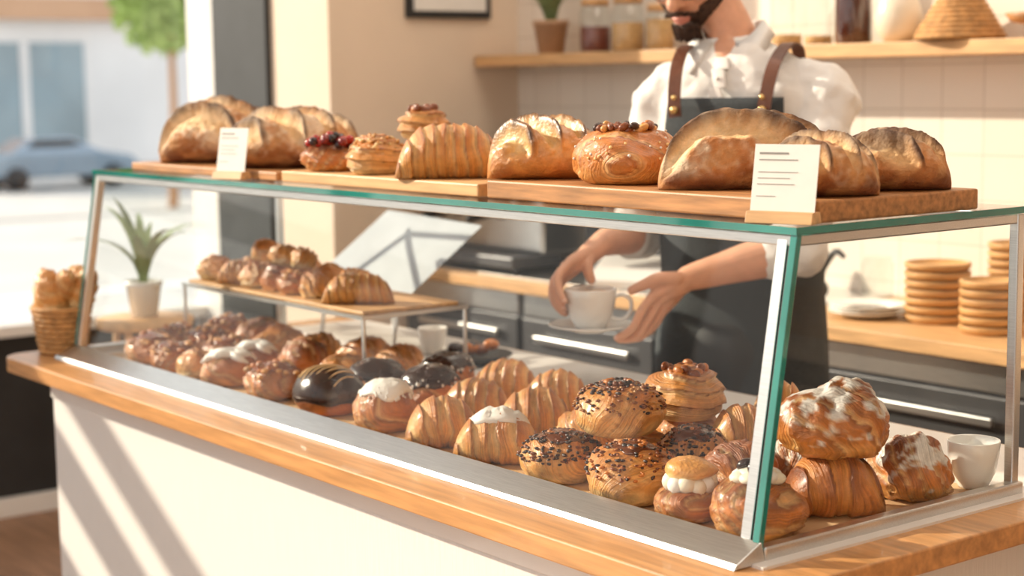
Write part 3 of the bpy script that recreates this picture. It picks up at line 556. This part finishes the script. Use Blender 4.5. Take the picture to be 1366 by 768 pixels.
# ------------------------------------------------------------ street
G=-1.3
boxo('street_ground',(-75,-20,G-.1),(-6.2,60,G),pmat('asphalt',(.56,.55,.53),.9,0,.5,.1),None,0)
boxo('pavement',(-6.2,-6,G-.1),(-4.33,9,-.02),pmat('pavement_stone',(.6,.57,.53),.9,0,2,.1),None,0)
for i,x in enumerate((-20,-33)): boxo('road_line',(x-.4,-10,G),(x+.1,40,G+.01),pmat('road_paint_%d'%i,(.8,.8,.8) if i==0 else (.25,.25,.25),.8),None,0)
FAC=pmat('white_facade',(.88,.88,.89),.8,0,.4,.08);BLU=pmat('shop_window_blue',lin(150,172,184),.2,0,.3,.3);ORB=pmat('orange_fascia',lin(212,170,138),.8)
bd=empty('building_across_street');boxo('facade',(-62,5,G),(-56,40,14),FAC,bd,0)
boxo('shop_glass',(-55.99,12,G+.8),(-55.9,23.2,G+4.4),BLU,bd,0);boxo('fascia',(-55.99,10,G+5.2),(-55.5,26.5,G+6.0),ORB,bd,0);boxo('doorway',(-55.99,28.5,G),(-55.9,30.5,G+3.5),DARKSTEEL,bd,0)
for i in range(3): boxo('mullion_%d'%i,(-55.9,13+i*3.9,G+.8),(-55.8,13.3+i*3.9,G+4.4),FAC,bd,0)
car=empty('parked_car',(-43.5,16.8,G));mb=MB()
prof=[(-2.2,.35),(-2.25,.7),(-2.1,.95),(-1.5,1.05),(-.9,1.42),(.3,1.46),(1.1,1.05),(2.0,.9),(2.25,.65),(2.2,.35)]
n=len(prof);vs=[]
for s_ in(-1,1):
    for y_,z_ in prof: vs.append((s_*(.88 if z_<1.1 else .68),y_,z_))
fs=[tuple(range(n)),tuple(range(2*n-1,n-1,-1))]+[(i,i+n,(i+1)%n+n,(i+1)%n) for i in range(n)]
mb.add(vs,fs);mb.obj('body',pmat('blue_grey_paint',lin(140,160,178),.25,.3,coat=.8),smooth=False,parent=car,bevel=.08)
mb=MB();mb.hexa([(.80,-1.2,1.08),(.80,.85,1.08),(.86,.85,1.08),(.86,-1.2,1.08),(.70,-.8,1.38),(.70,.25,1.38),(.74,.25,1.38),(.74,-.8,1.38)]);mb.obj('side_window',BLACK,smooth=False,parent=car)
for i,(a,b) in enumerate(((.8,-1.4),(.8,1.4),(-.8,-1.4),(-.8,1.4))):
    mb=MB();mb.tube([(a-.1,b,.34),(a+.1,b,.34)],.32,n=20,sub=1);mb.obj('wheel_%d'%i,BLACK,parent=car)
tr=empty('street_tree',(-34,15.8,G));mb=MB();mb.tube([(0,0,0),(0,.1,2),(.2,0,4)],[.12,.09,.07],n=10);mb.obj('trunk',BOARDW,parent=tr);mb=MB()
for i in range(1300):
    d=Vector((random.gauss(0,1),random.gauss(0,1),random.gauss(0,1))).normalized()*random.random()**.4*1.3;c=Vector((0,0,4.9))+Vector((d.x,d.y,d.z*1.1));a=Vector((random.gauss(0,1),random.gauss(0,1),random.gauss(0,1))).normalized()*.16;b=a.orthogonal().normalized()*.1
    mb.add([c-a,c+b,c+a,c-b],[(0,1,2,3)])
mb.obj('foliage',pmat('tree_leaf',lin(166,190,110),.7,0,1,.3),parent=tr)
# ------------------------------------------------------------ barista
man=empty('barista',(0,0,0))
BX,BY=-1.08,1.07;RT=Vector((-.89,-.45,0)).normalized();FW=Vector((.45,-.89,0)).normalized()
def W(lx,ly,z): return Vector((BX,BY,0))+RT*lx+FW*ly+Vector((0,0,z))
NK=.022 # neck shifted toward his right, leaning over the cup
rings=[(.55,.17,.12,0),(.80,.175,.118,0),(.95,.170,.108,0),(1.08,.160,.100,0),(1.2,.163,.102,.0),(1.32,.182,.115,.005),(1.42,.192,.122,.005),(1.49,.185,.115,.0),(1.54,.160,.098,.0),(1.575,.125,.08,.0),(1.60,.090,.068,.0),(1.62,.070,.060,.0)]
def ringat(z):
    for i in range(len(rings)-1):
        if rings[i][0]<=z<=rings[i+1][0]:
            t=(z-rings[i][0])/(rings[i+1][0]-rings[i][0]);return [rings[i][k]*(1-t)+rings[i+1][k]*t for k in range(4)]
    return rings[-1] if z>1.5 else rings[0]
def remesh(o,vox,sm_=4,f=.6):
    r=o.modifiers.new('r','REMESH');r.mode='VOXEL';r.voxel_size=vox;r.use_smooth_shade=True
    s=o.modifiers.new('s','SMOOTH');s.iterations=sm_;s.factor=f
    return o
SR=W(.175,.0,1.495);SLh=W(-.185,.0,1.495)
ER=Vector((-1.30,.96,1.19));EL=Vector((-.86,1.01,1.18))
mb=MB();vs=[];N=48;zz=list(np.linspace(.80,1.62,62))
for z in zz:
    _,a,b,o=ringat(z);sx_=NK*sm(1.5,1.62,z)
    for k in range(N):
        t=2*math.pi*k/N;c,s_=math.cos(t),math.sin(t);e=.85
        f=1+.022*math.sin(t*7+z*22+2*math.sin(z*9))*sm(1.58,1.45,z)+.02*noise.noise(Vector((c*3,s_*3,z*9)))
        vs.append(W(sx_+a*f*math.copysign(abs(c)**e,c),o+b*f*math.copysign(abs(s_)**e,s_),z))
nr=len(zz);fs=[(i*N+k,i*N+(k+1)%N,(i+1)*N+(k+1)%N,(i+1)*N+k) for i in range(nr-1) for k in range(N)]+[tuple(range(N-1,-1,-1)),tuple((nr-1)*N+k for k in range(N))]
mb.add(vs,fs)
for s0,el,wr_ in((SR,ER,Vector((-1.19,.74,1.16))),(SLh,EL,Vector((-1.02,.80,1.12)))):
    n_=14;pts=[W(0,0,1.5).lerp(s0,.5)];rad=[.070]
    for i in range(n_+1):
        t=i/n_;pts.append(s0.lerp(el,t));rad.append(.070-.009*t+.0035*math.sin(t*26+(1 if s0==SR else 0))*(.3+t))
    mb.tube(pts,rad,n=24,sub=2);mb.tube([el,el.lerp(wr_,.15)],[.060,.058],n=24,sub=2)
o=remesh(mb.obj('shirt',SHIRT,parent=man),.007,4)
tx=bpy.data.textures.new('cloth_folds','CLOUDS');tx.noise_scale=.06;tx.noise_depth=2;dm=o.modifiers.new('d','DISPLACE');dm.texture=tx;dm.strength=.022;dm.mid_level=.5;dm.texture_coords='LOCAL'
mb=MB();pl=[(1.575,.074),(1.55,.098),(1.51,.120),(1.47,.134)]
for (z0,y0),(z1,y1) in zip(pl,pl[1:]):
    mb.hexa([W(NK-.014,y0,z0),W(NK+.014,y0,z0),W(NK*.5+.014,y1,z1),W(NK*.5-.014,y1,z1),W(NK-.014,y0+.010,z0),W(NK+.014,y0+.010,z0),W(NK*.5+.014,y1+.010,z1),W(NK*.5-.014,y1+.010,z1)])
mb.ell(W(NK*.8,.122,1.53),(.005,.005,.005));mb.obj('placket',SHIRT,parent=man,bevel=.002)
mb=MB();K=15
for side in(-1,1):
    inn=[];low=[]
    for i in range(K+1):
        t=i/K;a=math.radians(-90+158*t);ca_,sa_=math.cos(a),math.sin(a);x=side*ca_*.066;y=.0+sa_*.070
        top=1.652-.048*sm(.5,1,t);inn.append(W(NK+x,y,top));wd=.032+.034*sm(.6,1,t)
        low.append(W(NK+x*(1.30+.25*sm(.5,1,t))+side*.020*sm(.75,1,t),y*1.22+.012*sm(.4,1,t),top-wd))
    vs=inn+low+[p+Vector((0,0,.003)) for p in inn]+[p+(p-W(0,0,p.z)).normalized()*.006 for p in low];n_=K+1
    fs=[]
    for i in range(K): fs+=[(i,i+1,n_+i+1,n_+i),(2*n_+i,3*n_+i,3*n_+i+1,2*n_+i+1),(n_+i,n_+i+1,3*n_+i+1,3*n_+i),(i,2*n_+i,2*n_+i+1,i+1)]
    fs+=[(K,2*n_+K,3*n_+K,n_+K)];mb.add(vs,fs);st_=[]
    for i in range(K+1):
        t=i/K;a=math.radians(-90+158*t);x=side*math.cos(a)*.063;y=math.sin(a)*.066;st_.append((W(NK+x,y,1.585-.02*sm(.6,1,t)),W(NK+x,y,1.652-.048*sm(.5,1,t))))
    vs=[p for s_ in st_ for p in s_];mb.add(vs,[(2*i,2*i+2,2*i+3,2*i+1) for i in range(K)])
mb.obj('collar',SHIRT,parent=man)
mb=MB();rows=44;cols=34;vs=[]
for i in range(rows+1):
    z=.56+(1.49-.56)*i/rows;_,a,b,o=ringat(z)
    am=1.75 if z<1.14 else (1.75+(.60-1.75)*sm(1.14,1.38,z))
    fl=1+.18*(.85-z) if z<.85 else 1
    for j in range(cols+1):
        t=-am+2*am*j/cols;e=.85;c,s_=math.cos(t),math.sin(t)
        off=1.12+.018*math.sin(t*9+z*3)*sm(1.2,.8,z)
        vs.append(W(a*off*fl*math.copysign(abs(s_)**e,s_),o+(b+.014)*off*fl*math.copysign(abs(c)**e,c),z))
mb.add(vs,[(i*(cols+1)+j,i*(cols+1)+j+1,(i+1)*(cols+1)+j+1,(i+1)*(cols+1)+j) for i in range(rows) for j in range(cols)])
o=mb.obj('apron',APRON,parent=man);q=o.modifiers.new('s','SOLIDIFY');q.thickness=.004;q.offset=1
def ribbon(name,pts,w,th,mat,side):
    P_=[Vector(p) for p in pts];Q=[]
    for i in range(len(P_)-1):
        p0=P_[max(i-1,0)];p1=P_[i];p2=P_[i+1];p3=P_[min(i+2,len(P_)-1)]
        for k in range(6): t=k/6;Q.append(.5*((2*p1)+(p2-p0)*t+(2*p0-5*p1+4*p2-p3)*t*t+(3*p1-p0-3*p2+p3)*t**3))
    Q.append(P_[-1]);vs=[]
    for i,qq in enumerate(Q):
        tt=(Q[min(i+1,len(Q)-1)]-Q[max(i-1,0)]).normalized();sd=(side-tt*side.dot(tt)).normalized()*w/2;nn=tt.cross(sd).normalized()*th/2;vs+=[qq-sd-nn,qq+sd-nn,qq+sd+nn,qq-sd+nn]
    mb=MB();fs=[(0,1,2,3)]+[(i*4+k,i*4+(k+1)%4,(i+1)*4+(k+1)%4,(i+1)*4+k) for i in range(len(Q)-1) for k in range(4)]+[tuple(len(Q)*4-4+k for k in(3,2,1,0))]
    mb.add(vs,fs);return mb.obj(name,mat,smooth=False,parent=man)
for s_,nm in((1,'right'),(-1,'left')):
    ribbon('strap_'+nm,[W(.095*s_,.166,1.45),W(.100*s_,.160,1.49),W(.106*s_,.126,1.555),W(.112*s_,.062,1.596),W(.112*s_,0,1.600),W(.105*s_,-.07,1.578),W(.09*s_,-.13,1.48)],.028,.004,LEATHER,RT)
    mb=MB();c=W(.096*s_,.173,1.465)
    mb.ell(c,(.009,.009,.009));mb.ell(c+Vector((0,0,.026)),(.006,.006,.006));mb.obj('buckle_'+nm,BRASS,parent=man)
mb=MB();mb.tube([W(0,0,.95),W(0,0,.82)],[.15,.15],n=20)
for s_ in(-1,1): mb.tube([W(.085*s_,0,.88),W(.1*s_,.01,.48),W(.11*s_,0,.09)],[.098,.07,.058],n=18)
remesh(mb.obj('trousers',BLACK,parent=man),.012)
for s_ in(-1,1):
    mb=MB();mb.ell(W(.11*s_,.05,.047),(.05,.05,.045));mb.ell(W(.11*s_,.12,.04),(.05,.06,.038));mb.ell(W(.11*s_,.0,.05),(.045,.05,.05));remesh(mb.obj('shoe_%s'%('r' if s_>0 else 'l'),LEATHER,parent=man),.008)
fH=Vector((.30,-.90,-.60)).normalized();rH=fH.cross(Vector((0,0,1))).normalized();uH=rH.cross(fH).normalized();chin=Vector((-1.145,.975,1.626));Hc=chin-fH*.078+uH*.113
HM=Matrix((rH,fH,uH)).transposed()
def Hp(x,y,z): return Hc+HM@Vector((x,y,z))
def headpt(u,v,off=0):
    a=u*2*math.pi;ph=v*math.pi;x=math.sin(ph)*math.cos(a);y=math.sin(ph)*math.sin(a);z=math.cos(ph)
    ax=.077;ay=.093 if y>0 else .104;az=.118
    X_=ax*x;Y_=ay*y;Z_=az*z
    if z<0: X_*=1-.20*z*z;Y_*=(1-.06*z*z) if y>0 else (1-.30*z*z)
    if y>0 and z<.3: Y_+=.012*y*sm(.3,-.8,z)
    p=Vector((X_,Y_,Z_));n_=p.normalized();return p+n_*off
mb=MB();mb.ball(48,36,lambda u,v:(Hc+HM@headpt(u,v),(.8,.8,.8)))
mb.tube([Hp(0,.085,.022),Hp(0,.099,.0),Hp(0,.116,-.022)],[.009,.011,.0135],n=12);mb.ell(Hp(.012,.101,-.027),(.008,.009,.007));mb.ell(Hp(-.012,.101,-.027),(.008,.009,.007))
for s_ in(-1,1):
    mb.ell(Hp(.033*s_,.074,.028),(.018,.012,.009),M=HM);mb.ell(Hp(.032*s_,.080,.008),(.014,.010,.010),M=HM);mb.ell(Hp(.042*s_,.066,-.022),(.024,.02,.02),M=HM)
    mb.ell(Hp(.082*s_,-.006,.0),(.008,.019,.030),M=HM);mb.ell(Hp(.079*s_,.0,-.02),(.007,.010,.012),M=HM)
mb.tube([W(NK,-.0,1.56),W(NK,.005,1.62),Hp(0,-.03,-.05)],[.056,.052,.052],n=20);mb.ell(W(NK,.042,1.575),(.042,.035,.05))
remesh(mb.obj('head',SKIN,parent=man),.0036,4)
def shell(cond,off,nm,mat):
    nu,nv=140,100;vs=[];keep={};fs=[]
    for j in range(nv+1):
        for i in range(nu):
            p=headpt(i/nu,j/nv,0);t=cond(p);pp=headpt(i/nu,j/nv,off*t-.003*(1-min(1,t*3))+.0026*noise.noise(p*240)*t);vs.append(Hc+HM@pp);keep[j*nu+i]=t
    for j in range(nv):
        for i in range(nu):
            q=(j*nu+i,j*nu+(i+1)%nu,(j+1)*nu+(i+1)%nu,(j+1)*nu+i)
            if max(keep[k] for k in q)>.02: fs.append(q)
    m=MB();m.add(vs,fs);m.obj(nm,mat,parent=man)
def beardc(p):
    x,y,z=p;ax_=abs(x)
    edge=-.074+1.15*max(0,ax_-.020) if ax_<.055 else -.034+3.2*(ax_-.055)
    edge=min(edge,.02)+.006*noise.noise(p*110)
    return sm(edge+.008,edge-.010,z)*(sm(-.024,.0,y) if z>-.06 else sm(-.05,-.02,y))
shell(beardc,.0085,'beard',HAIR)
def hairc(p):
    x,y,z=p;return max(sm(.062,.072,z),sm(-.02,-.04,y)*sm(-.05,-.03,z),sm(.012,.0,y)*sm(.02,.035,z))
shell(hairc,.014,'hair',HAIR)
mb=MB();mb.ell(Hp(0,.082,-.098),(.032,.022,.020),M=HM)
for i in range(420):
    if i<130: x=random.uniform(-.032,.032);p=Hp(x,.106-.42*abs(x),-.045-.30*abs(x)+random.uniform(-.004,.003));d=HM@Vector((x*.25,.001,-.005))
    else: a=random.uniform(-1.3,1.3);z=random.uniform(-.116,-.080);p=Hp(.032*math.sin(a),.080+.022*math.cos(a)*(1-.3*max(0,(-.09-z)/.03)),z);d=HM@Vector((.003*math.sin(a),.003,-.006))
    mb.tube([p,p+d],[.0022,.0008],n=5,sub=1)
mb.obj('moustache_and_goatee',HAIR,parent=man)
mb=MB();mb.tube([Hp(-.021,.096,-.061),Hp(0,.107,-.059),Hp(.021,.096,-.061)],[.003,.0062,.003],n=10);mb.tube([Hp(-.017,.096,-.068),Hp(0,.105,-.068),Hp(.017,.096,-.068)],[.003,.0058,.003],n=10);mb.obj('lips',pmat('lips',lin(196,128,112),.4),parent=man)
mb=MB()
for s_ in(-1,1):
    mb.tube([Hp(.016*s_,.092,.036),Hp(.034*s_,.088,.041),Hp(.050*s_,.074,.034)],[.003,.004,.002],n=8)
    mb.tube([Hp(.020*s_,.0885,.004),Hp(.033*s_,.0895,.0005),Hp(.045*s_,.081,.005)],[.0012,.0018,.001],n=6)
mb.obj('eyebrows_and_lashes',HAIR,parent=man)
mb=MB()
for s_ in(-1,1):
    mb.tube([Hp(.033*s_+.023*math.cos(t),.106-.16*abs(.033+.023*math.cos(t)*s_),.004+.020*math.sin(t)) for t in np.linspace(0,6.283,30)],.0013,n=6,sub=1)
    mb.tube([Hp(.056*s_,.096,.01),Hp(.083*s_,.02,.012)],.0013,n=6,sub=1)
mb.tube([Hp(-.011,.106,.01),Hp(0,.113,.013),Hp(.011,.106,.01)],.0013,n=6)
mb.obj('glasses',DARKSTEEL,parent=man)
CUP=Vector((-1.118,.664,1.012));r_=Vector((.61,.79,0)).normalized();b_=Vector((.79,-.61,0)).normalized()
def Q(r,b,z): return CUP+r_*r+b_*b+Vector((0,0,z))
cs=empty('coffee_cup_and_saucer',CUP)
mb=MB();mb.lathe([(0,0),(.035,0),(.04,.003),(.088,.014),(.0885,.016),(.085,.0165),(.042,.0065),(0,.006)]);mb.obj('saucer',CERAM,parent=cs)
hr,hh=.055,.082;mug('cup',0,0,.007,hr,hh,handle=math.atan2(r_.y,r_.x)-.15,par=cs)
mb=MB();mb.lathe([(0,.0805),(.0515,.0805)],n=40);mb.lathe([(.0,.0810),(.034,.0810)],n=30,mat=1);mb.obj('latte_foam',[pmat('coffee_crema',lin(196,140,88),.4),pmat('milk_foam',lin(240,222,196),.5)],parent=cs)
def hand(name,wrist,elbow,fing,thumb,pal):
    mb=MB();wr=Q(*wrist)
    d=(wr-elbow).normalized();mb.tube([elbow-d*.005,elbow,elbow.lerp(wr,.3),elbow.lerp(wr,.7),wr],[.044,.046,.045,.034,.027],n=20)
    mb.tube([elbow.lerp(wr,.85),wr,wr.lerp(Q(*pal),.5),Q(*pal)],[.028,.026,.024,.018],n=16)
    for i,fg in enumerate(fing):
        R0=[.0098,.0102,.0096,.0084][i];pts=[Q(*p) for p in fg];k=pts[0]
        mb.tube([wr.lerp(k,.15),wr.lerp(k,.6),k],[.015,.0145,R0*1.25],n=12)
        mb.tube([k]+pts[1:],[R0*1.15,R0,R0*.93,R0*.82][:len(pts)],n=12)
    pts=[Q(*p) for p in thumb];mb.tube(pts,[.017,.0145,.0118,.0098][:len(pts)],n=12)
    remesh(mb.obj(name,SKIN,parent=man),.0028,3,.5)
    nl=MB()
    for fg in fing+[thumb]:
        a=Q(*fg[-2]);c=Q(*fg[-1]);dd=(c-a).normalized();up=(Vector((0,0,1))*.6+b_*.6);up=(up-dd*up.dot(dd)).normalized();sd=dd.cross(up);M=Matrix((sd,dd,up)).transposed()
        nl.ell(c+up*.0060,(.0048,.0062,.0020),M=M,nu=10,nv=6)
    nl.obj(name+'_nails',pmat('nail',lin(232,186,164),.3),parent=man)
hand('left_arm_and_hand',(.205,-.005,.108),EL,
 [[(.132,.034,.082),(.102,.056,.050),(.082,.066,.014),(.052,.060,-.006)],
  [(.140,.022,.066),(.114,.042,.028),(.090,.048,-.006),(.058,.040,-.012)],
  [(.148,.004,.050),(.122,.018,.010),(.098,.020,-.012),(.066,.014,-.014)],
  [(.152,-.016,.038),(.130,-.006,.004),(.108,-.006,-.010),(.084,-.008,-.013)]],
 [(.178,.014,.108),(.140,.034,.112),(.112,.036,.102),(.084,.026,.088)],(.16,.01,.08))
hand('right_arm_and_hand',(.030,-.108,.172),ER,
 [[(-.040,-.030,.142),(-.066,.000,.118),(-.066,.022,.090),(-.056,.034,.068)],
  [(-.050,-.042,.130),(-.076,-.012,.100),(-.072,.010,.072),(-.058,.020,.052)],
  [(-.054,-.056,.115),(-.078,-.026,.084),(-.072,-.004,.058),(-.056,.004,.040)],
  [(-.052,-.070,.102),(-.074,-.042,.072),(-.068,-.022,.050),(-.052,-.012,.036)]],
 [(.005,-.085,.158),(-.004,-.058,.138),(-.002,-.046,.118),(.004,-.044,.102)],(-.025,-.06,.135))
# ------------------------------------------------------------ light
sd=Vector((-.72,-.48,.40)).normalized()
L=bpy.data.lights.new('sun','SUN');L.energy=6.8;L.color=(1,.86,.68);L.angle=.012;lo=bpy.data.objects.new('sun',L);lo.rotation_euler=sd.to_track_quat('Z','Y').to_euler();bpy.context.collection.objects.link(lo)
w=bpy.data.worlds.new('sky');S.world=w;w.use_nodes=True;nt=w.node_tree;bg=nt.nodes['Background'];tc=nt.nodes.new('ShaderNodeTexCoord');sx=nt.nodes.new('ShaderNodeSeparateXYZ');nt.links.new(tc.outputs['Generated'],sx.inputs[0])
rp=nt.nodes.new('ShaderNodeValToRGB');rp.color_ramp.elements[0].position=0.0;rp.color_ramp.elements[0].color=(.96,.90,.82,1);rp.color_ramp.elements[1].position=.7;rp.color_ramp.elements[1].color=(.78,.82,.88,1);nt.links.new(sx.outputs['Z'],rp.inputs[0]);nt.links.new(rp.outputs[0],bg.inputs[0]);bg.inputs[1].default_value=1.4
for i,(x,y) in enumerate(((-1.6,1.2),(.4,.8))):
    A=bpy.data.lights.new('fill_light','AREA');A.energy=22;A.size=1.2;A.color=(1,.90,.78);ao=bpy.data.objects.new('fill_light',A);ao.location=(x,y,3.9);bpy.context.collection.objects.link(ao)  # unseen area lamps added under the ceiling as soft fill
# ------------------------------------------------------------ camera
a,p,ro=.6555,.1243,-.0136;ca,sa=math.cos(a),math.sin(a)
F=Vector((-ca*math.cos(p),sa*math.cos(p),-math.sin(p)));R=Vector((sa,ca,0));U=Vector((-ca*math.sin(p),sa*math.sin(p),math.cos(p)))
R,U=R*math.cos(ro)+U*math.sin(ro),U*math.cos(ro)-R*math.sin(ro)
cam=bpy.data.cameras.new('camera');co=bpy.data.objects.new('camera',cam);bpy.context.collection.objects.link(co)
M=Matrix((R,U,-F)).transposed().to_4x4();M.translation=Vector((1.4887,-1.5454,1.5313));co.matrix_world=M
cam.lens=2212.65/1366*36;cam.sensor_width=36;cam.dof.use_dof=True;cam.dof.focus_distance=2.5;cam.dof.aperture_fstop=3.2;cam.clip_start=.05;cam.clip_end=300
S.camera=co
S.view_settings.view_transform='Standard'
